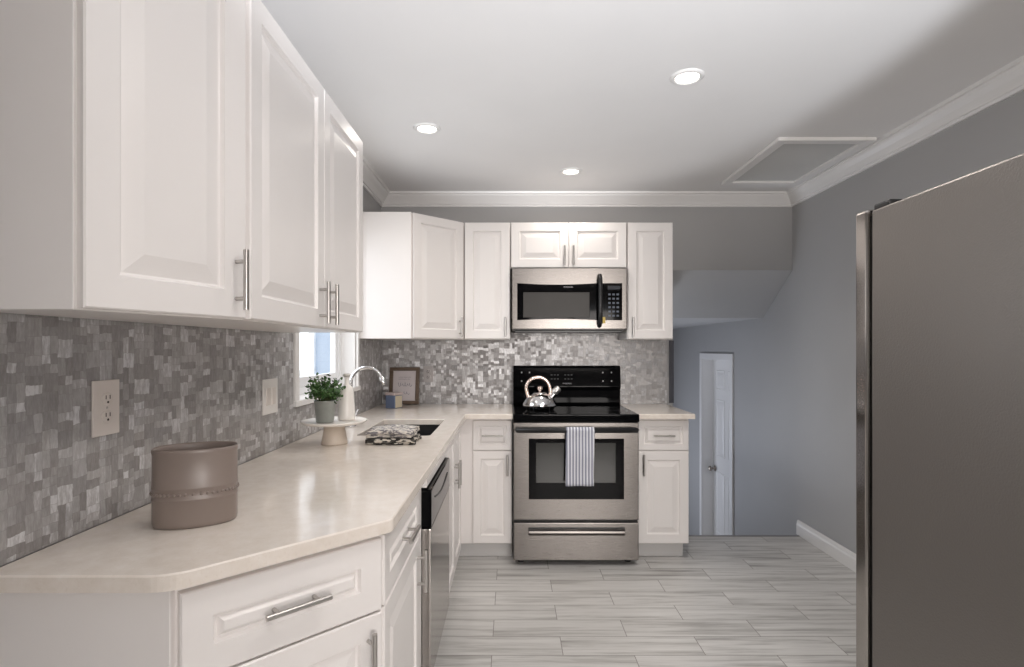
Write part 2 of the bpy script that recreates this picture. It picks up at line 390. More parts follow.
# six-panel door at the foot of the stairs
d = thing('door_1', '', '', (XR+0.1, DY0, LFZ), kind='structure')
RZ = lambda a: Matrix.Rotation(a, 4, 'Z')
Md = Matrix.Translation((XR+0.135, DY1-0.004, LFZ+0.01)) @ RZ(-PI/2)     # local x runs towards -Y, front towards -X
b = MB(Md); W_, H_ = DY1-DY0-0.008, DZ1-LFZ-0.014
b.box(0, W_, -0.030, 0, 0, H_)
for (x0, x1) in ((0.10, W_/2-0.045), (W_/2+0.045, W_-0.10)):
    for (z0, z1) in ((0.22, 0.86), (1.02, 1.60), (1.70, H_-0.11)):
        b.M = Md @ Matrix.Translation((x0, -0.030, z0))
        b.rings(x1-x0, z1-z0, [(0, -0.004), (0, 0.002), (0.006, 0.006), (0.016, 0.001), (0.022, 0.001), (0.05, 0.006)])
dp = b.build('door_panel', M_TRIM, d)
b = MB(Md); b.M = Md @ Matrix.Translation((0.065, -0.03, 0.87)) @ Matrix.Rotation(PI/2, 4, 'X')
b.lathe([(0.03, 0), (0.03, 0.006), (0.011, 0.012), (0.011, 0.035), (0.024, 0.042), (0.028, 0.055), (0.02, 0.066), (0.0, 0.069)], 20)
b.build('knob', mat('door_knob_metal', (0.35, 0.31, 0.27), 0.3, 1.0), d)
b = MB()
for y0, y1, z0, z1 in ((DY0-0.06, DY0, LFZ, DZ1+0.06), (DY1, DY1+0.06, LFZ, DZ1+0.06), (DY0, DY1, DZ1, DZ1+0.06)): b.box(XR-0.016, XR-0.0005, y0, y1, z0, z1, 0.003)
for y0, y1, z0, z1 in ((DY1-0.003, DY1-0.0005, LFZ, DZ1), (DY0+0.0005, DY0+0.003, LFZ, DZ1), (DY0, DY1, DZ1-0.003, DZ1-0.0005)): b.box(XR-0.001, XR+0.129, y0, y1, z0, z1)
b.build('door_casing', M_TRIM, d)

# outside the sink window: pale lap-sided neighbour house
m = mat('blue_grey_siding', (0.42, 0.50, 0.62), 0.6); n = NT(m)
n.bump(n.math('FRACT', n.math('MULTIPLY', n.sep(n.coord())[2], 5.5)), 0.6, 0.02); M_SIDING = m
hh = thing('neighbour_house', 'blue-grey lap-sided house seen through the sink window', 'house', (-3.2, 13.2, -0.6))
b = MB(); b.box(-4.33, -1.6, 12, 15, -0.6, 4.6); b.build('siding_wall', M_SIDING, hh)
b = MB(); b.box(-4.38, -4.26, 11.9, 12.05, -0.6, 4.6, 0.01); b.build('corner_board', M_WHITE, hh)
b = MB(); b.M = Matrix(((1, 0, 0, 0), (0, 0, 1, 0), (0, 1, 0, 0), (0, 0, 0, 1))); b.prism([(-4.6, 4.55), (-1.3, 4.55), (-2.95, 6.2)], 11.7, 15.2); b.build('roof', mat('roof_shingle', (0.2, 0.2, 0.22), 0.8), hh)
b = MB(); b.box(-40, 40, -30, 60, -1.2, -1.0); struct(b, 'ground', mat('pale_ground', (0.55, 0.55, 0.53), 0.8))

# attic hatch in the ceiling
a = thing('attic_hatch', 'square trimmed access hatch set in the ceiling near the right crown moulding', 'hatch', (1.66, 3.3, H))
hx0, hx1, hy0, hy1 = 1.41, 1.93, 2.90, 3.70
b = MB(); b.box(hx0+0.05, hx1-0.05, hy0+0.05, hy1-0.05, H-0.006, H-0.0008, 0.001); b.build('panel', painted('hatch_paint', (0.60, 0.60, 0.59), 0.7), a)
b = MB()
for q in ((hx0, hx0+0.055, hy0, hy1), (hx1-0.055, hx1, hy0, hy1), (hx0+0.055, hx1-0.055, hy0, hy0+0.055), (hx0+0.055, hx1-0.055, hy1-0.055, hy1)): b.box(*q, H-0.02, H-0.0008, 0.004)
b.build('frame', M_TRIM, a)

# ------------------------------------------------------------------ recessed lights
em = bpy.data.materials.new('lamp_lens'); em.use_nodes = True
eb = em.node_tree.nodes['Principled BSDF']; eb.inputs['Emission Color'].default_value = (1, 0.93, 0.82, 1); eb.inputs['Emission Strength'].default_value = 9
def downlight(x, y, label, e):
    t = thing('ceiling_light', label, 'ceiling light', (x, y, H), 'recessed ceiling lights')
    b = MB(); b.lathe([(0.047, -0.002), (0.050, -0.009), (0.060, -0.008), (0.069, -0.003), (0.069, -0.0006), (0.047, -0.0006)], 40, (x, y, H)); b.f.pop(); b.sm.pop(); b.f.pop(); b.sm.pop()
    b.build('trim_ring', M_TRIM, t)
    b = MB(); b.lathe([(0.0001, -0.005), (0.03, -0.0045), (0.047, -0.002), (0.047, -0.001)], 40, (x, y, H)); b.build('lens', em, t)
    l = lamp('downlight_lamp', 'SPOT', (x, y, H-0.02), (x, y, 0), e, (1.0, 0.93, 0.855), spot_size=math.radians(150), spot_blend=0.8, shadow_soft_size=0.045)
downlight(0.724, 2.26, 'largest and nearest recessed round light, right of the others in the ceiling', 38)
downlight(-0.426, 2.787, 'recessed round ceiling light nearest the left wall cabinets', 12)
downlight(0.377, 3.46, 'smallest recessed round ceiling light, farthest back, above the stove', 11)
downlight(0.45, 0.95, 'added recessed round ceiling light, out of view, over the floor between crock and refrigerator', 17)  # extra fixture added out of view to light the back run

# ------------------------------------------------------------------ cabinets
T = 0.02
def face(P, th, z0, off=T):
    n = Vector((math.sin(th), -math.cos(th)))
    return Matrix.Translation((P[0]-n.x*off, P[1]-n.y*off, z0)) @ RZ(th)
def front(root, name, P, th, w, z0, z1, handle=None, sw=None, bev=None):
    """raised-panel door or drawer front whose visible face lies on the line from P; handle = (kind, x, z, length)"""
    h = z1-z0; sm = min(w, h)
    sw = sw or (0.055 if sm > 0.26 else 0.048 if sm > 0.2 else 0.036); bev = bev or min(0.032, (sm/2-sw-0.012)*0.55)
    M = face(P, th, z0)
    b = MB(M); b.rings(w, h, [(0, 0.0005), (0, T-0.003), (0.003, T), (sw, T), (sw+0.004, T-0.009), (sw+0.009, T-0.0105), (sw+0.010+bev, T-0.001), (sw+0.012+bev, T-0.0005)])
    d = b.build(name, M_CAB, root)
    if handle:
        k, hx, hz, L = handle; b = MB(M); y = -T-0.028; hz -= z0; s = L/2
        ax = Vector((1, 0, 0)) if k == 'h' else Vector((0, 0, 1)); c = Vector((hx, y, hz))
        b.tube([c-ax*s, c+ax*s], 0.006, 12)
        for q in (-0.62, 0.62):
            p = c+ax*s*q; b.tube([(p.x, -T+0.0005, p.z), (p.x, y, p.z)], 0.0045, 10)
        b.build('handle', M_NICKEL, d)
    return d
def carcass(root, poly, z0, z1, name='carcass', m=None):
    b = MB(); b.prism(poly, z0, z1, 0.0012, 1); return b.build(name, m or M_CAB, root)
def rect(x0, x1, y0, y1): return [(x0, y0), (x1, y0), (x1, y1), (x0, y1)]
UZ0, UZ1 = 1.376, 2.149
XC, YC = TX+0.003, TY-0.003        # backs of the cabinets
GU = 'wall cabinets'; GB = 'base cabinets'

# upper, angled end cabinet nearest the camera
P, Q = Vector((-0.712, 0.915)), Vector((-0.597, 1.248)); th = math.atan2(Q.y-P.y, Q.x-P.x); L = (Q-P).length
nn = Vector((math.sin(th), -math.cos(th))); 
t = thing('wall_cabinet', 'angled white wall cabinet at the near end of the left row', 'cabinet', (-0.80, 1.08, UZ0), GU)
carcass(t, [(XC, 0.915), (P.x-0.016, 0.915), tuple(P-nn*T), tuple(Q-nn*T), (-0.62, 1.256), (XC, 1.256)], UZ0, UZ1)
front(t, 'door', P+ (Q-P).normalized()*0.002, th, L-0.006, UZ0+0.003, UZ1-0.004, ('v', L-0.035, 1.462, 0.132), 0.06, 0.034)
# pair of doors beside the window
t = thing('wall_cabinet', 'two-door white wall cabinet between the angled end and the window', 'cabinet', (-0.77, 1.74, UZ0), GU)
carcass(t, rect(XC, -0.617, 1.259, 2.222), UZ0, UZ1)
front(t, 'door', (-0.597, 1.262), PI/2, 0.496, UZ0+0.003, UZ1-0.004, ('v', 0.455, 1.455, 0.132))
front(t, 'door', (-0.597, 1.761), PI/2, 0.458, UZ0+0.003, UZ1-0.004, ('v', 0.040, 1.455, 0.132))
# diagonal corner
P, Q = Vector((-0.600, 3.365)), Vector((-0.312, 3.635)); th = math.atan2(Q.y-P.y, Q.x-P.x); L = (Q-P).length
nn = Vector((math.sin(th), -math.cos(th)))
t = thing('wall_cabinet', 'diagonal white corner wall cabinet between the window and the back wall', 'cabinet', (-0.62, 3.7, UZ0), GU)
carcass(t, [(XC, 3.362), (P.x-0.010, 3.362), tuple(P-nn*T), tuple(Q-nn*T), (-0.313, 3.66), (-0.313, YC), (XC, YC)], UZ0-0.002, UZ1)
front(t, 'door', P+(Q-P).normalized()*0.004, th, L-0.008, UZ0+0.002, UZ1-0.003, ('v', L-0.04, 1.452, 0.13))
# narrow door left of the microwave
t = thing('wall_cabinet', 'narrow white wall cabinet touching the left side of the microwave', 'cabinet', (-0.16, 3.8, UZ0), GU)
carcass(t, rect(-0.309, -0.006, 3.655, YC), UZ0-0.002, UZ1)
front(t, 'door', (-0.306, 3.635), 0, 0.297, UZ0+0.002, UZ1-0.003, ('v', 0.270, 1.455, 0.13))
# above the microwave
t = thing('wall_cabinet', 'short two-door white wall cabinet directly above the microwave', 'cabinet', (0.385, 3.8, 1.85), GU)
carcass(t, rect(-0.003, 0.767, 3.655, YC), 1.846, UZ1)
front(t, 'door', (0.001, 3.635), 0, 0.379, 1.849, UZ1-0.003, ('v', 0.352, 1.925, 0.13))
front(t, 'door', (0.384, 3.635), 0, 0.379, 1.849, UZ1-0.003, ('v', 0.027, 1.925, 0.13))
# right of the microwave
t = thing('wall_cabinet', 'narrow white wall cabinet at the right end, beside the grey stairwell wall', 'cabinet', (0.92, 3.8, UZ0), GU)
carcass(t, rect(0.770, 1.073, 3.655, YC), UZ0-0.002, UZ1)
front(t, 'door', (0.774, 3.635), 0, 0.296, UZ0+0.002, UZ1-0.003, ('v', 0.030, 1.455, 0.13))

CZ0, CZ1 = 0.884, 0.914
CABT = 0.8825
# base, angled end
P, Q = Vector((-0.598, 0.987)), Vector((-0.298, 1.288)); th = math.atan2(Q.y-P.y, Q.x-P.x); L = (Q-P).length
nn = Vector((math.sin(th), -math.cos(th)))
t = thing('base_cabinet', 'angled white base cabinet at the near end, under the oval crock', 'cabinet', (-0.68, 1.15, 0), GB)
ca = [(XC, 0.987), (P.x-0.014, 0.987), tuple(P-nn*T), tuple(Q-nn*T), (-0.318, 1.296), (XC, 1.296)]
carcass(t, ca, 0.10, CABT)
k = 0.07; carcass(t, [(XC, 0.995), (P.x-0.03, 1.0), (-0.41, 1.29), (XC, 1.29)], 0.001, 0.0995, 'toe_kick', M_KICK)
front(t, 'drawer', P+(Q-P).normalized()*0.004, th, L-0.008, 0.702, 0.868, ('h', L/2-0.004, 0.785, 0.135), 0.055, 0.008)
front(t, 'door', P+(Q-P).normalized()*0.004, th, L-0.008, 0.108, 0.697, ('v', L-0.045, 0.60, 0.135))
# drawer + door before the dishwasher
t = thing('base_cabinet', 'white base cabinet with one drawer, on the near side of the dishwasher', 'cabinet', (-0.63, 1.63, 0), GB)
carcass(t, rect(XC, -0.320, 1.299, 1.962), 0.10, CABT)
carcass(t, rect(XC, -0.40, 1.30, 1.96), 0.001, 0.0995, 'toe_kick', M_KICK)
front(t, 'drawer', (-0.300, 1.306), PI/2, 0.494, 0.702, 0.868, ('h', 0.255, 0.785, 0.135), 0.055, 0.008)
front(t, 'door', (-0.300, 1.306), PI/2, 0.494, 0.108, 0.697, ('v', 0.454, 0.60, 0.135))
# sink base
t = thing('base_cabinet', 'two-door white sink cabinet between the dishwasher and the back corner', 'cabinet', (-0.62, 2.95, 0), GB)
b = MB(); b.box(XC, -0.322, 2.574, 2.592, 0.10, 0.67); b.box(XC, -0.322, 3.30, 3.318, 0.10, CABT); b.box(XC, -0.322, 2.592, 3.30, 0.10, 0.118)
b.box(XC, XC+0.012, 2.592, 3.30, 0.118, CABT); b.box(-0.340, -0.322, 2.592, 3.30, 0.75, CABT); b.box(-0.340, -0.322, 2.93, 2.97, 0.118, 0.75)
b.build('carcass', M_CAB, t)
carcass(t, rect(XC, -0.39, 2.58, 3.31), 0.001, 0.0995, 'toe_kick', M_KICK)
for y0, hx in ((2.578, 0.335), (2.952, 0.032)): front(t, 'door', (-0.302, y0), PI/2, 0.366, 0.108, 0.868, ('v', hx, 0.64, 0.135))
# corner filler + base cabinet left of the range
t = thing('base_cabinet', 'narrow white base cabinet with one drawer, left of the stove', 'cabinet', (-0.12, 3.7, 0), GB)
carcass(t, [(XC, 3.322), (-0.322, 3.322), (-0.322, 3.422), (0.009, 3.422), (0.009, YC), (XC, YC)], 0.10, CABT)
carcass(t, rect(-0.38, 0.009, 3.475, YC), 0.001, 0.0995, 'toe_kick', M_KICK)
front(t, 'drawer', (-0.236, 3.402), 0, 0.242, 0.684, 0.868, ('h', 0.121, 0.775, 0.13), 0.032, 0.012)
front(t, 'door', (-0.236, 3.402), 0, 0.242, 0.108, 0.679, ('v', 0.215, 0.595, 0.13))
t = thing('base_cabinet', 'narrow white base cabinet with one drawer, right of the stove', 'cabinet', (0.94, 3.7, 0), GB)
carcass(t, rect(0.778, 1.104, 3.422, YC), 0.10, CABT)
carcass(t, rect(0.778, 1.085, 3.475, YC), 0.001, 0.0995, 'toe_kick', M_KICK)
front(t, 'drawer', (0.786, 3.402), 0, 0.314, 0.684, 0.868, ('h', 0.157, 0.775, 0.13), 0.036, 0.014)
front(t, 'door', (0.786, 3.402), 0, 0.314, 0.108, 0.679, ('v', 0.032, 0.595, 0.13))

# ------------------------------------------------------------------ countertops
def fillet(A, Bp, Cc, r, seg=8):
    A, Bp, Cc = map(Vector, (A, Bp, Cc)); u = (A-Bp).normalized(); v = (Cc-Bp).normalized()
    half = u.angle(v)/2; d = r/math.tan(half); c = Bp + (u+v).normalized()*(r/math.sin(half))
    p0 = Bp+u*d-c; p1 = Bp+v*d-c; a0 = math.atan2(p0.y, p0.x); da = (math.atan2(p1.y, p1.x)-a0+PI) % (2*PI)-PI
    return [(c.x+r*math.cos(a0+da*i/seg), c.y+r*math.sin(a0+da*i/seg)) for i in range(seg+1)]
def offset(poly, d):
    out = []; n = len(poly)
    for i in range(n):
        p0, p, p1 = (Vector(poly[(i+k) % n]) for k in (-1, 0, 1))
        a = (p-p0).normalized(); c = (p1-p).normalized(); n0 = Vector((-a.y, a.x)); n1 = Vector((-c.y, c.x)); m = (n0+n1).normalized(); m = m/max(0.3, m.dot(n0))
        out.append((p.x+m.x*d, p.y+m.y*d))
    return out
def slab(outer, holes, z0, z1, ch=0.003):
    """outer counter-clockwise; holes clockwise; chamfered top arris"""
    mb = MB()
    loops = [(outer)] + holes
    for lp in loops:
        n = len(lp); a = [(x, y, z0) for x, y in lp]; c = [(x, y, z1-ch) for x, y in lp]; t = [(x, y, z1) for x, y in offset(lp, ch)]
        fs = [(i, (i+1) % n, n+(i+1) % n, n+i) for i in range(n)] + [(n+i, n+(i+1) % n, 2*n+(i+1) % n, 2*n+i) for i in range(n)]
        mb.add(a+c+t, fs)
    for z, off in ((z1, ch), (z0, 0)):
        b = bmesh.new()
        for lp in loops:
            vs = [b.verts.new((x, y, z)) for x, y in (offset(lp, off) if off else lp)]
            for i in range(len(vs)): b.edges.new((vs[i], vs[(i+1) % len(vs)]))
        bmesh.ops.triangle_fill(b, use_beauty=True, use_dissolve=False, edges=b.edges[:]); mb.bm(b)
    return mb
SX0, SX1, SY0, SY1 = -0.712, -0.373, 2.515, 3.10
o = [(TX+0.001, 0.96)] + fillet((TX, 0.96), (-0.597, 0.96), (-0.276, 1.283), 0.10) + fillet((-0.597, 0.96), (-0.276, 1.283), (-0.276, 3.3), 0.03, 5) \
    + fillet((-0.276, 2.0), (-0.276, 3.345), (0.01, 3.345), 0.02, 4) + [(0.0105, 3.345), (0.0105, TY-0.001), (TX+0.001, TY-0.001)]
def rr(x0, x1, y0, y1, r):
    q = []
    for A, Bq, Cq in (((x0, y1), (x0, y0), (x1, y0)), ((x0, y0), (x1, y0), (x1, y1)), ((x1, y0), (x1, y1), (x0, y1)), ((x1, y1), (x0, y1), (x0, y0))): q += fillet(A, Bq, Cq, r, 4)
    return q
hole = rr(SX0, SX1, SY0, SY1, 0.02)[::-1]
c = slab(o, [hole], CZ0, CZ1).build('countertop', M_QUARTZ)
tag(c, 'long cream quartz countertop along the left wall with the sink cutout', 'countertop', 'quartz countertops')
c = slab(rect(0.7745, 1.12, 3.345, TY-0.001), [], CZ0, CZ1).build('countertop', M_QUARTZ)
tag(c, 'short cream quartz countertop to the right of the stove', 'countertop', 'quartz countertops')

# sink
t = thing('sink', 'dark undermount sink set in the left countertop behind the folded towels', 'sink', (-0.54, 2.81, 0.68))
b = MB(); e = 0.006; zt, zb = CZ0-0.001, 0.69
ro = rr(SX0-0.02, SX1+0.012, SY0-0.02, SY1+0.02, 0.03); ri = rr(SX0-e, SX1+e, SY0-e, SY1+e, 0.03); rbm = rr(SX0+0.01, SX1-0.01, SY0+0.01, SY1-0.01, 0.04)
n_ = len(ro); rings_ = [[(x, y, zb-0.006) for x, y in ri], [(x, y, zt-0.004) for x, y in rr(SX0-e-0.006, SX1+e+0.006, SY0-e-0.006, SY1+e+0.006, 0.03)], [(x, y, zt-0.004) for x, y in ro], [(x, y, zt) for x, y in ro], [(x, y, zt) for x, y in ri], [(x, y, zb+0.02) for x, y in ri], [(x, y, zb) for x, y in rbm]]
vs = sum(rings_, []); fs = []
for k in range(len(rings_)-1):
    for i in range(n_): fs.append((k*n_+i, k*n_+(i+1) % n_, (k+1)*n_+(i+1) % n_, (k+1)*n_+i))
fs.append([6*n_+i for i in range(n_)]); fs.append([i for i in range(n_)][::-1])
b.add(vs, fs); b.build('basin', M_SINK, t)
b = MB(); b.lathe([(0.044, 0.001), (0.044, 0.004), (0.034, 0.004), (0.028, 0.001)], 28, (-0.54, 2.81, zb)); b.build('drain', M_CHROME, t)

# faucet
t = thing('faucet', 'tall chrome gooseneck faucet standing between the sink and the window', 'faucet', (-0.815, 2.80, CZ1))
fx, fy = -0.815, 2.80
b = MB(); b.lathe([(0.028, 0.0005), (0.028, 0.006), (0.022, 0.012), (0.019, 0.06), (0.015, 0.075), (0.0, 0.076)], 28, (fx, fy, CZ1)); b.build('base', M_CHROME, t)
pts = [(fx, fy, CZ1+0.07), (fx, fy, 1.05)] + [(fx+0.080-0.080*math.cos(a), fy, 1.136+0.080*math.sin(a)) for a in [PI*i/18 for i in range(0, 17)]]
b = MB(); b.tube(pts, 0.0085, 14); sp = b.build('spout', M_CHROME, t)
p1, p0 = Vector(pts[-1]), Vector(pts[-2]); dv = (p1-p0).normalized()
b = MB(); b.tube([p1-dv*0.004, p1+dv*0.004, p1+dv*0.03, p1+dv*0.038], [0.010, 0.013, 0.014, 0.011], 14); b.build('spray_head', M_CHROME, t)
b = MB(); b.tube([(fx, fy, CZ1+0.045), (fx+0.01, fy+0.045, CZ1+0.05), (fx+0.014, fy+0.085, CZ1+0.075)], [0.009, 0.007, 0.006], 12); b.build('lever', M_CHROME, t)

# ------------------------------------------------------------------ dishwasher
t = thing('dishwasher', 'stainless dishwasher with black control panel under the left countertop', 'dishwasher', (-0.6, 2.27, 0))
dy0, dy1 = 1.972, 2.567
b = MB(); b.box(XC, -0.335, dy0, dy1-0.085, 0.09, 0.875); b.build('body', M_KICK, t)
b = MB(); b.box(-0.334, -0.288, dy0, dy1, 0.115, 0.664, 0.004); b.build('door', M_STEELV, t)
b = MB(); b.box(-0.334, -0.286, dy0, dy1, 0.667, 0.805, 0.008, 3)
cp_ = b.build('control_panel', M_BLACK, t)
b = MB(); pth = [(-0.2865, dy0+0.10+0.395*i/14, 0.755-0.022*math.sin(PI*i/14)) for i in range(15)]
b.tube(pth, [0.004]*15, 8); b.build('handle', M_BLACKP, cp_)
b = MB(); b.box(-0.334, -0.302, dy0, dy1, 0.812, 0.880, 0.002); b.build('top_strip', M_CAB, t)
b = MB(); b.box(XC, -0.37, dy0+0.002, dy1-0.002, 0.001, 0.089); b.build('toe_panel', M_BLACKP, t)

# ------------------------------------------------------------------ stove
t = thing('stove', 'freestanding stainless electric stove with black glass cooktop in the back run', 'stove', (0.393, 3.65, 0))
x0, x1 = 0.0155, 0.770
b = MB(); b.box(x0, x1, 3.352, 3.955, 0.03, 0.868, 0.003); b.build('body', M_BLACKP, t)
b = MB(); b.box(x0-0.001, x1+0.001, 3.300, 3.90, 0.869, 0.918, 0.007, 3); ck = b.build('cooktop', M_BLACK, t)
m_ring = mat('burner_print', (0.085, 0.085, 0.09), 0.2)
for bx, by, r in ((0.20, 3.44, 0.085), (0.585, 3.44, 0.105), (0.20, 3.72, 0.105), (0.585, 3.72, 0.08)):
    b = MB(); b.lathe([(r-0.004, 0), (r-0.004, 0.0006), (r, 0.0006), (r, 0)], 48, (bx, by, 0.9176)); b.f.pop(); b.sm.pop(); b.f.pop(); b.sm.pop(); b.build('burner_ring', m_ring, ck)
b = MB(); b.M = Matrix(((0, 0, 1, 0), (1, 0, 0, 0), (0, 1, 0, 0), (0, 0, 0, 1)))
b.prism([(3.90, 0.870), (3.872, 0.930), (3.872, 1.02), (3.852, 1.045), (3.868, 1.178), (3.885, 1.192), (3.95, 1.192), (3.95, 0.870)], x0, x1, 0.004)
bg = b.build('backguard', M_BLACK, t)
def onguard(x, z):   # point on the sloping control face
    return Matrix.Translation((x, 3.852+(z-1.045)*0.016/0.133-0.0012, z)) @ Matrix.Rotation(PI/2-math.atan(0.016/0.133), 4, 'X')
text_part('FRIGIDAIRE', 0.0125, onguard(0.393, 1.068), M_MARK, 'brand_lettering', bg)
m_tk = mat('dim_print', (0.13, 0.13, 0.135), 0.5)
for i in range(12):
    b = MB(onguard(0.285+0.022*(i % 6)+(0.03 if i % 6 > 2 else 0), 1.10+0.028*(i//6))); b.box(-0.006, 0.006, -0.002, 0.002, 0, 0.0008); b.build('touch_key', m_tk, bg)
for kx in (0.075, 0.13, 0.645, 0.705):
    for kz in (1.085, 1.145):
        b = MB(); b.M = onguard(kx, kz)
        b.box(-0.004, 0.004, -0.005, 0.005, 0, 0.001, 0.0004); b.build('burner_mark', M_MARK, bg)
b = MB(); fy0 = 3.313
b.box(x0, x1, fy0, 3.351, 0.280, 0.866, 0.004); od = b.build('oven_door', M_STEEL, t)
b = MB(); b.box(0.107, 0.681, fy0-0.004, fy0+0.002, 0.405, 0.770, 0.003); wn = b.build('door_glass', M_BLACK, od)
b = MB(); b.box(0.150, 0.630, fy0-0.006, fy0-0.0035, 0.505, 0.745, 0.001); b.build('viewing_window', mat('oven_window', (0.02, 0.021, 0.019), 0.05), wn)
hy = 3.262; hz = 0.828
b = MB(); b.tube([(0.030, hy+0.01, hz), (0.036, hy, hz), (0.749, hy, hz), (0.755, hy+0.01, hz)], [0.008, 0.0165, 0.0165, 0.008], 16)
for px in (0.05, 0.735): b.box(px-0.012, px+0.012, hy, fy0+0.001, hz-0.013, hz+0.013, 0.003)
b.build('handle', M_BLACKP, od)
b = MB(); b.box(x0, x1, fy0, 3.351, 0.036, 0.262, 0.004); dr = b.build('drawer', M_STEEL, t)
b = MB(); b.M = Matrix(((0, 0, 1, 0), (1, 0, 0, 0), (0, 1, 0, 0), (0, 0, 0, 1)))
b.prism([(fy0+0.001, 0.225), (fy0-0.020, 0.220), (fy0-0.024, 0.208), (fy0-0.016, 0.198), (fy0+0.001, 0.185)], 0.105, 0.685, 0.003); hd = b.build('handle', M_STEEL, dr)
b = MB(); b.box(0.105, 0.685, fy0-0.003, fy0+0.001, 0.226, 0.236, 0.001); b.build('grip_recess', M_BLACKP, dr)
for fxp in (0.06, 0.72):
    for fyp in (3.40, 3.90):
        b = MB(); b.lathe([(0.02, 0.0005), (0.022, 0.01), (0.012, 0.013), (0.012, 0.031)], 16, (fxp, fyp, 0)); b.build('foot', M_BLACKP, t)

# striped towel on the oven handle
m = mat('striped_cotton', (0.7, 0.7, 0.7), 0.9); n = NT(m); xs = n.sep(n.coord())[0]
f = n.math('FRACT', n.math('MULTIPLY', xs, 54.0))
s_ = n.math('MULTIPLY', n.math('GREATER_THAN', f, 0.42), n.math('LESS_THAN', f, 0.95))
n.color(n.mix(s_, (0.70, 0.71, 0.76), (0.25, 0.26, 0.33))); n.bump(n.noise(n.coord(), 400, 2), 0.4, 0.001)
tw = thing('dish_towel', 'blue-grey and white striped towel hanging on the oven door handle', 'towel', (0.409, 3.26, 0.49))
R = 0.0185
prof = [(3.286, 0.60)] + [(3.2835, 0.62+0.02*i) for i in range(10)] + [(hy+R*math.cos(a), hz+R*math.sin(a)) for a in [PI*i/10 for i in range(11)]] + [(hy-R+0.002*math.sin(i*0.5), hz-0.0155*i) for i in range(1, 22)] 
NX = 24; vs = []; fs = []
for j, (y, z) in enumerate(prof):
    for i in range(NX+1):
        u = i/NX; x = 0.326+0.166*u + 0.004*math.sin(j*0.12)*(1 if j > 20 else 0); ww = max(0, j-20)/20
        vs.append((x, y - 0.004*ww*math.sin(u*9+0.6)-0.002*ww, z))
for j in range(len(prof)-1):
    for i in range(NX): fs.append((j*(NX+1)+i, j*(NX+1)+i+1, (j+1)*(NX+1)+i+1, (j+1)*(NX+1)+i))
b = MB(); b.add(vs, fs, True); to = b.build('cloth', m, tw)
so = to.modifiers.new('thick', 'SOLIDIFY'); so.thickness = 0.003; so.offset = 0
# ------------------------------------------------------------------ kettle
kx, ky, kz = 0.188, 3.575, 0.9186
t = thing('kettle', 'shiny chrome whistling kettle with copper-toned handle on the cooktop', 'kettle', (kx, ky, kz))
b = MB(); b.lathe([(0.0, 0.0), (0.085, 0.0), (0.092, 0.004), (0.094, 0.012), (0.108, 0.020), (0.111, 0.030), (0.105, 0.046), (0.090, 0.070), (0.070, 0.090), (0.052, 0.100), (0.049, 0.102), (0.047, 0.106), (0.03, 0.112), (0.0, 0.114)], 48, (kx, ky, kz))
b.build('body', M_CHROME, t)
b = MB(); b.lathe([(0.008, 0.112), (0.009, 0.122), (0.018, 0.130), (0.020, 0.140), (0.012, 0.150), (0.0, 0.152)], 24, (kx, ky, kz)); b.build('lid_knob', M_COPPER, t)
pts = [(kx-0.075+0.0, ky, kz+0.078), (kx-0.082, ky, kz+0.105)] + [(kx-0.012-0.078*math.cos(a), ky, kz+0.130+0.078*math.sin(a)) for a in [0.1+(PI-0.35)*i/16 for i in range(17)]] + [(kx+0.07, ky, kz+0.112), (kx+0.062, ky, kz+0.088)]
b = MB(); b.tube(pts, 0.0082, 12, sx=1.4); b.build('handle', M_COPPER, t)
b = MB(); b.tube([(kx+0.062, ky-0.01, kz+0.064), (kx+0.088, ky-0.012, kz+0.098), (kx+0.112, ky-0.013, kz+0.122)], [0.020, 0.017, 0.015], 16); b.build('spout', M_CHROME, t)
b = MB(); b.tube([(kx+0.088, ky-0.012, kz+0.106), (kx+0.096, ky-0.013, kz+0.114), (kx+0.120, ky-0.013, kz+0.136), (kx+0.126, ky-0.013, kz+0.141)], [0.018, 0.024, 0.022, 0.014], 16); b.build('whistle', mat('satin_steel', (0.72, 0.70, 0.68), 0.3, 0.9), t)

# ------------------------------------------------------------------ microwave
t = thing('microwave_oven', 'stainless over-the-range microwave with black door and handle above the stove', 'microwave', (0.383, 3.78, 1.43))
mx0, mx1, my, mz0, mz1 = 0.005, 0.762, 3.612, 1.428, 1.843
b = MB(); b.box(mx0, mx1, my+0.03, TY-0.004, mz0+0.004, mz1, 0.003); b.build('body', M_BLACKP, t)
b = MB(); b.box(mx0, mx1, my, my+0.029, mz0+0.012, mz1-0.001, 0.005, 3); fd = b.build('front_frame', M_STEEL, t)
b = MB(); b.M = Matrix(((1, 0, 0, 0), (0, 0, 1, 0), (0, 1, 0, 0), (0, 0, 0, 1)))
top = [(0.041+0.529*i/12, 1.742-0.010*math.sin(PI*i/12)*(1)) for i in range(12, -1, -1)]; bot = [(0.041+0.529*i/12, 1.499+0.008*math.sin(PI*i/12)) for i in range(13)]
b.prism(bot+top, my-0.004, my+0.002); dg = b.build('door_glass', M_BLACK, t)
b = MB(); b.box(0.080, 0.515, my-0.006, my-0.0035, 1.517, 1.682, 0.002); b.build('viewing_window', mat('microwave_mesh', (0.05, 0.047, 0.044), 0.35, Specular_IOR_Level=0.2), dg)
text_part('FRIGIDAIRE', 0.0125, Matrix.Translation((0.376, my-0.0045, 1.716)) @ Matrix.Rotation(PI/2, 4, 'X'), M_MARK, 'brand_lettering', dg)
b = MB(); b.box(0.573, 0.730, my-0.004, my+0.002, 1.499, 1.742, 0.002); pn = b.build('control_panel', M_BLACK, t)
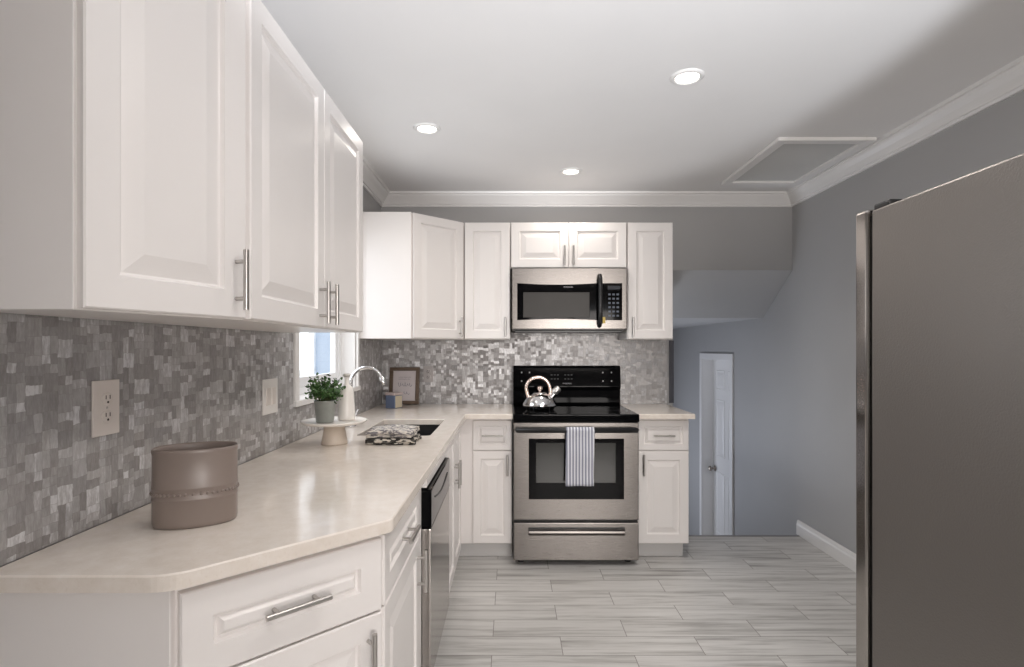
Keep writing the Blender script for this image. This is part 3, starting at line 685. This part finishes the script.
b = MB(); b.box(0.635, 0.715, my-0.005, my-0.0035, 1.70, 1.724, 0.0004); b.build('display', mat('display_dark', (0.015, 0.02, 0.03), 0.1), pn)
m_key = mat('key_print', (0.10, 0.12, 0.16), 0.5)
for r in range(6):
    for c_ in range(3):
        b = MB(); b.box(0.638+0.027*c_, 0.654+0.027*c_, my-0.0052, my-0.0035, 1.522+0.028*r, 1.534+0.028*r, 0.0005); b.build('key', m_key, pn)
hp = [(0.583, my-0.001, 1.795), (0.581, my-0.020, 1.790), (0.580, my-0.040, 1.765), (0.580, my-0.048, 1.70), (0.580, my-0.050, 1.625), (0.580, my-0.048, 1.55), (0.580, my-0.040, 1.485), (0.580, my-0.020, 1.463), (0.580, my-0.001, 1.458)]
b = MB(); b.tube(hp, [0.011, 0.013, 0.014, 0.014, 0.014, 0.014, 0.014, 0.013, 0.011], 14); hd = b.build('handle', M_BLACKP, t)
b = MB(); b.box(0.601, 0.618, my-0.010, my-0.008, 1.478, 1.520, 0.0005); b.box(0.585, 0.612, my-0.0095, my-0.0085, 1.512, 1.516); b.build('tag', M_GOLD, hd)
b = MB(); b.box(mx0+0.02, mx1-0.02, my+0.05, 3.85, mz0-0.008, mz0+0.004, 0.002); b.build('vent_grille', M_BLACKP, t)

# ------------------------------------------------------------------ refrigerator
t = thing('refrigerator', 'tall stainless refrigerator with grey side in the right foreground', 'refrigerator', (1.6, 1.45, 0))
b = MB(); b.box(1.186, 2.005, 1.02, 1.808, 0.03, 1.765, 0.006, 2); b.build('cabinet_body', M_FRSIDE, t)
b = MB(); b.box(1.196, 1.995, 1.808, 1.824, 0.09, 1.752); b.build('gasket', M_DARK, t)
for a0, a1 in ((1.180, 1.590), (1.596, 2.005)):
    b = MB(); b.box(a0, a1, 1.824, 1.886, 0.08, 1.774, 0.010, 3); d = b.build('door', M_STEELV, t)
    hxp = 1.545 if a0 < 1.3 else 1.641
    b = MB(); b.tube([(hxp, 1.885, 1.50), (hxp, 1.935, 1.47), (hxp, 1.94, 1.10), (hxp, 1.935, 0.73), (hxp, 1.885, 0.70)], 0.011, 12); b.build('handle', M_NICKEL, d)
for a0 in (1.20, 1.90):
    b = MB(); b.box(a0, a0+0.09, 1.755, 1.87, 1.7655, 1.790, 0.006, 2) if False else b.box(a0, a0+0.085, 1.745, 1.822, 1.7655, 1.788, 0.007, 2)
    b.build('hinge_cover', M_BLACKP, t)
b = MB(); b.box(1.20, 1.99, 1.06, 1.80, 0.001, 0.0295); b.build('base_grille', M_BLACKP, t)

# ------------------------------------------------------------------ outlets and switch
def plate(name, label, cat, M, hx, hz, material):
    t = thing(name, label, cat, tuple(M.translation), 'wall plates on the backsplash')
    b = MB(M); b.box(-hx, hx, -0.006, -0.0006, -hz, hz, 0.0022, 2); p = b.build('cover_plate', material, t)
    return t
def receptacles(t, M, material):
    for z in (-0.020, 0.020):
        b = MB(M @ Matrix.Translation((0, -0.0058, z)) @ Matrix.Rotation(PI/2, 4, 'X')); b.lathe([(0.017, 0), (0.017, 0.0018), (0.0155, 0.0025), (0.0, 0.0025)], 24, sy=0.85); r = b.build('receptacle', material, t)
        b = MB(M)
        for sx in (-0.0062, 0.0062): b.box(sx-0.0011, sx+0.0011, -0.0088, -0.0075, z-0.0005, z+0.0085)
        b.lathe([(0.0026, 0), (0.0026, 0.0008)], 10); 
        b.v = b.v; b.M = M @ Matrix.Translation((0, -0.0078, z-0.0075)) @ Matrix.Rotation(PI/2, 4, 'X'); b.lathe([(0.0028, 0), (0.0028, 0.0012)], 10)
        b.build('slots', M_SLOT, r)
    b = MB(M @ Matrix.Translation((0, -0.0058, 0)) @ Matrix.Rotation(PI/2, 4, 'X')); b.lathe([(0.003, 0), (0.0022, 0.0012), (0, 0.0014)], 12); b.build('screw', M_NICKEL, t)
Mo = Matrix.Translation((TX, 1.258, 1.176)) @ RZ(PI/2); t = plate('wall_outlet', 'white duplex outlet on the left backsplash nearest the camera', 'outlet', Mo, 0.041, 0.063, M_PLATE); receptacles(t, Mo, M_PLATE)
Mo = Matrix.Translation((TX, 2.116, 1.128)) @ RZ(PI/2); t = plate('light_switch', 'white rocker switch plate on the left backsplash before the window', 'switch', Mo, 0.064, 0.067, mat('switch_plastic', (0.74, 0.72, 0.70), 0.35))
for sx in (-0.023, 0.023):
    b = MB(Mo @ Matrix.Translation((sx, -0.0058, 0))); b.rings(0.033, 0.066, [(0, 0), (0, 0.001), (0.001, 0.003), (0.004, 0.0025)]); 
    for i in range(len(b.v)): b.v[i] = b.v[i] + (Mo.to_3x3() @ Vector((-0.0165, 0, -0.033)))
    b.build('rocker', M_PLATE, t)
Mo = Matrix.Translation((-0.596, TY, 1.13)); m_gp = mat('grey_plate', (0.40, 0.375, 0.37), 0.4); t = plate('wall_outlet', 'grey outlet plate on the back backsplash right of the framed print', 'outlet', Mo, 0.035, 0.058, m_gp); receptacles(t, Mo, m_gp)

# ------------------------------------------------------------------ things on the counter
# oval crock
m_cr = mat('taupe_glaze', (0.235, 0.183, 0.155), 0.32); n = NT(m_cr); n.color(n.mix(n.noise(n.coord(), 9, 4), (0.205, 0.165, 0.145), (0.26, 0.213, 0.19)))
ccx, ccy, rot = -0.724, 1.264, math.radians(25); zc = CZ1+0.0006
t = thing('crock', 'oval taupe glazed ceramic crock with a beaded band on the near countertop', 'crock', (ccx, ccy, zc))
b = MB(); b.lathe([(0.0, 0.0), (0.95, 0.0), (0.985, 0.003), (1.0, 0.010), (1.0, 0.060), (1.012, 0.0615), (1.012, 0.0635), (1.0, 0.065), (1.0, 0.085), (1.012, 0.0865), (1.012, 0.0885), (1.0, 0.090), (0.995, 0.160), (1.010, 0.165), (1.010, 0.170), (0.985, 0.173), (0.955, 0.170), (0.94, 0.160), (0.93, 0.02), (0.88, 0.010), (0.0, 0.010)], 72, (ccx, ccy, zc), 0.086, 0.058, rot, True, 2.35)
b.build('body', m_cr, t)
b = MB()
for i in range(48):
    a = 2*PI*i/48; ca, sa = math.cos(a), math.sin(a); ca = math.copysign(abs(ca)**(2/2.35), ca); sa = math.copysign(abs(sa)**(2/2.35), sa); x, y = 0.0860*ca, 0.0580*sa
    b.sphere((ccx+x*math.cos(rot)-y*math.sin(rot), ccy+x*math.sin(rot)+y*math.cos(rot), zc+0.075), 0.0036, 10, 8)
b.build('beaded_band', m_cr, t)

# cake stand
px, py = -0.738, 2.30
t = thing('cake_stand', 'round white pedestal cake stand holding a plant and a bottle', 'cake stand', (px, py, CZ1))
b = MB(); b.lathe([(0.0, 0.0006), (0.052, 0.0006), (0.053, 0.004), (0.040, 0.080), (0.0, 0.081)], 40, (px, py, CZ1)); b.build('pedestal', mat('beige_ceramic', (0.66, 0.58, 0.50), 0.4), t)
b = MB(); b.lathe([(0.0, 0.0815), (0.06, 0.0815), (0.122, 0.086), (0.133, 0.094), (0.134, 0.099), (0.128, 0.099), (0.120, 0.0955), (0.0, 0.0955)], 56, (px, py, CZ1)); b.build('plate', M_CERAM, t)
PZ = CZ1+0.0962
# potted plant
qx, qy = -0.763, 2.256
t = thing('potted_plant', 'bushy green plant in a small galvanized pot on the cake stand', 'plant', (qx, qy, PZ))
m_zn = mat('galvanized_zinc', (0.50, 0.52, 0.50), 0.38, 0.75); n = NT(m_zn); n.color(n.mix(n.noise(n.coord(), 30, 3), (0.30, 0.32, 0.305), (0.44, 0.46, 0.44)))
b = MB(); b.lathe([(0.0, 0.0), (0.034, 0.0), (0.0355, 0.003), (0.0425, 0.086), (0.0445, 0.087), (0.0445, 0.090), (0.040, 0.090), (0.039, 0.076), (0.0, 0.076)], 36, (qx, qy, PZ)); pot = b.build('pot', m_zn, t)
b = MB(); b.lathe([(0.0, 0.0765), (0.037, 0.0765), (0.030, 0.081), (0.0, 0.083)], 24, (qx, qy, PZ)); b.build('soil', mat('soil', (0.03, 0.02, 0.015), 0.9), t)
ms = mat('plant_stem', (0.10, 0.13, 0.05), 0.6); ml = mat('green_leaf', (0.07, 0.16, 0.04), 0.45); n = NT(ml); n.color(n.ramp(n.noise(n.coord(), 55, 2), [(0.35, (0.030, 0.075, 0.022)), (0.55, (0.075, 0.165, 0.05)), (0.72, (0.17, 0.28, 0.11))]))
bx_, by_ = -0.697, 2.332
sb = MB(); lb = MB(); rng = random.Random(3)
for k in range(70):
    a = rng.uniform(0, 2*PI); el = rng.uniform(0.15, 1.45); ln = rng.uniform(0.055, 0.105) * (0.75+0.25*math.sin(el)); rr_ = rng.uniform(0, 0.022)
    base = Vector((qx+rr_*math.cos(a), qy+rr_*math.sin(a), PZ+0.079))
    end = Vector((qx+math.cos(a)*(0.02+ln*math.cos(el)*0.92), qy+math.sin(a)*(0.02+ln*math.cos(el)*0.8), PZ+0.085+ln*math.sin(el)*1.02))
    if end.x < TX+0.02: end.x = TX+0.02
    if (Vector((bx_, by_))-Vector((end.x, end.y))).length < 0.05 or (Vector((bx_, by_))-Vector(((base.x+end.x)/2, (base.y+end.y)/2))).length < 0.045: continue
    mid = (base+end)/2 + Vector((0, 0, 0.018)); sb.tube([base, mid, end], [0.0013, 0.0011, 0.0008], 5)
    for q in range(10):
        u = 0.35+0.65*q/9; p = base*(1-u)**2 + mid*2*u*(1-u) + end*u*u + Vector((rng.uniform(-.009, .009), rng.uniform(-.009, .009), rng.uniform(-.006, .010)))
        d = Vector((rng.uniform(-1, 1), rng.uniform(-1, 1), rng.uniform(-0.2, 0.9))).normalized(); s = d.cross(Vector((rng.uniform(-1, 1), rng.uniform(-1, 1), 1))).normalized(); l = rng.uniform(0.013, 0.021); wv = l*0.40; nn = d.cross(s)
        V = [p, p+d*l*0.3+s*wv*0.8+nn*0.0015, p+d*l*0.65+s*wv*0.8+nn*0.001, p+d*l-nn*0.002, p+d*l*0.65-s*wv*0.8+nn*0.001, p+d*l*0.3-s*wv*0.8+nn*0.0015, p+d*l*0.5-nn*0.0008]
        if any((v.x-bx_)**2+(v.y-by_)**2 < 0.042**2 for v in V) or any(v.x < TX+0.004 for v in V): continue
        lb.add(V, [(0, 1, 6), (1, 2, 6), (2, 3, 6), (3, 4, 6), (4, 5, 6), (5, 0, 6)], True)
sb.build('stems', ms, t); lb.build('foliage', ml, t, kind='stuff')
# bottle
t = thing('bottle', 'tall white tapered ceramic bottle behind the plant on the cake stand', 'bottle', (bx_, by_, PZ))
b = MB(); b.lathe([(0.0, 0.0), (0.034, 0.0), (0.0365, 0.004), (0.036, 0.02), (0.029, 0.125), (0.026, 0.137), (0.016, 0.146), (0.011, 0.152), (0.010, 0.182), (0.0, 0.182)], 36, (bx_, by_, PZ)); b.build('body', M_CERAM, t)
b = MB(); b.lathe([(0.0, 0.1825), (0.012, 0.1825), (0.0155, 0.185), (0.0155, 0.193), (0.012, 0.196), (0.0, 0.196)], 28, (bx_, by_, PZ)); b.build('cap', mat('cap_grey', (0.55, 0.53, 0.50), 0.4), t)

# folded towels
def cloth_mat(name, c0, c1, c2, sc):
    m = mat(name, c0, 0.95); n = NT(m); co = n.coord()
    vo = n.node('ShaderNodeTexVoronoi', distance='EUCLIDEAN'); n.put(vo.inputs['Vector'], n.mapping(co, (0.7, 1.3, 1.6))); vo.inputs['Scale'].default_value = sc; vo.inputs['Randomness'].default_value = 1.0
    k = n.sep(vo.outputs['Color'])[0]
    n.color(n.ramp(k, [(0.0, c0), (0.4, c1), (0.7, c2)], 'CONSTANT')); n.bump(n.noise(co, 500, 2), 0.5, 0.001); return m
def folded(name, label, x0, x1, y0, y1, z0, layers, th, mtl, seed):
    t = thing(name, label, 'towel', ((x0+x1)/2, (y0+y1)/2, z0), 'folded kitchen towels'); rg = random.Random(seed)
    prof = []; r = th/2
    for k in range(layers):                      # serpentine fold seen from the side, in y and z
        z = z0+r+th*k*1.02
        ys = [y0+r+(y1-y0-2*r)*i/10 for i in range(11)]
        if k % 2: ys = ys[::-1]
        prof += [(y, z) for y in ys]
        if k < layers-1:
            e, s = (y1-r, 1) if k % 2 == 0 else (y0+r, -1)
            prof += [(e+s*r*0.95*math.sin(a), z+th*0.51*(1-math.cos(a))) for a in (0.6, 1.2, 1.9, 2.5)]
    NX = 20; vs = []; fs = []; n = len(prof)
    for j, (y, z) in enumerate(prof):
        for i in range(NX+1):
            u = i/NX; up = (z-z0)/(th*layers); e = math.sin(PI*u)
            vs.append((x0+(x1-x0)*u + (0.004*math.sin(j*0.7+seed))*(1 if i in (0, NX) else 0), y+0.004*math.sin(u*7+seed+up*3), z + up*(0.0035*math.sin(u*6+seed*2+y*40)-0.003*(1-e))))
    for j in range(n-1):
        for i in range(NX): fs.append((j*(NX+1)+i, j*(NX+1)+i+1, (j+1)*(NX+1)+i+1, (j+1)*(NX+1)+i))
    b = MB(); b.add(vs, fs, True); c = b.build('cloth', mtl, t)
    so = c.modifiers.new('thick', 'SOLIDIFY'); so.thickness = th*0.90; so.offset = 0
    return t
m_t1 = cloth_mat('dark_print_cloth', (0.02, 0.018, 0.017), (0.05, 0.045, 0.04), (0.55, 0.51, 0.45), 85)
m_t2 = cloth_mat('light_print_cloth', (0.17, 0.16, 0.17), (0.62, 0.58, 0.52), (0.52, 0.49, 0.46), 95)
folded('folded_towel', 'black and white patterned folded towel, bottom of the stack by the sink', -0.600, -0.400, 2.262, 2.44, CZ1+0.001, 3, 0.0085, m_t1, 1)
folded('folded_towel', 'cream and grey patterned folded towel, top of the stack by the sink', -0.596, -0.408, 2.266, 2.436, CZ1+0.0292, 3, 0.0105, m_t2, 4)

# framed print leaning against the back wall
t = thing('picture_frame', 'small brown wooden framed print leaning in the back counter corner', 'framed print', (-0.76, 3.915, CZ1))
Mf = Matrix.Translation((-0.762, 3.915, CZ1+0.0035)) @ RZ(math.radians(-4)) @ Matrix.Rotation(math.radians(-7), 4, 'X')
fw, fh = 0.108, 0.262
b = MB(Mf)
for a in ((-fw, fw, 0, 0.024), (-fw, fw, fh-0.024, fh), (-fw, -fw+0.026, 0.024, fh-0.024), (fw-0.026, fw, 0.024, fh-0.024)): b.box(a[0], a[1], -0.014, 0.006, a[2], a[3], 0.003)
m_wd = mat('brown_wood', (0.115, 0.075, 0.05), 0.5); n = NT(m_wd); n.color(n.mix(n.noise(n.mapping(n.coord(), (8, 8, 60)), 2, 4), (0.08, 0.052, 0.035), (0.16, 0.11, 0.075)))
b.build('frame', m_wd, t)
b = MB(Mf); b.box(-fw+0.02, fw-0.02, -0.004, 0.001, 0.018, fh-0.018); pr = b.build('print', mat('print_paper', (0.60, 0.55, 0.56), 0.5), t)
b = MB(Mf)
def scribble(x0, x1, z, amp, cyc, r, n=160):
    b.tube([(x0+(x1-x0)*i/n + 0.25*amp*math.cos(2*PI*cyc*i/n), -0.0046, z+amp*math.sin(2*PI*cyc*i/n)*(0.65+0.35*math.sin(i*0.09))) for i in range(n+1)], r, 5)
scribble(-0.048, 0.050, 0.140, 0.015, 6, 0.0016); scribble(-0.045, 0.045, 0.192, 0.002, 14, 0.0009); scribble(-0.045, 0.04, 0.178, 0.002, 13, 0.0009)
scribble(-0.006, 0.034, 0.078, 0.013, 2, 0.0015); b.build('script_marks', mat('print_ink', (0.22, 0.21, 0.24), 0.6), pr)
# square canister
cx_, cy_ = -0.787, 3.70
t = thing('canister', 'small blue and cream square tin in front of the framed print', 'canister', (cx_, cy_, CZ1))
Mc = Matrix.Translation((cx_, cy_, CZ1+0.0006)) @ RZ(math.radians(-28))
s_ = 0.040
b = MB(Mc); b.box(-s_, s_, -s_, s_, 0, 0.086, 0.005, 3); b.build('body', mat('blue_enamel', (0.13, 0.17, 0.27), 0.35), t)
b = MB(Mc); b.box(s_-0.001, s_+0.0012, -s_+0.006, s_-0.006, 0.004, 0.082, 0.0006); b.build('side_label', mat('cream_label', (0.62, 0.55, 0.42), 0.5), t)
b = MB(Mc); b.box(-s_-0.002, s_+0.002, -s_-0.002, s_+0.002, 0.0865, 0.104, 0.004, 3); b.build('lid', mat('pale_lid', (0.55, 0.46, 0.45), 0.4), t)
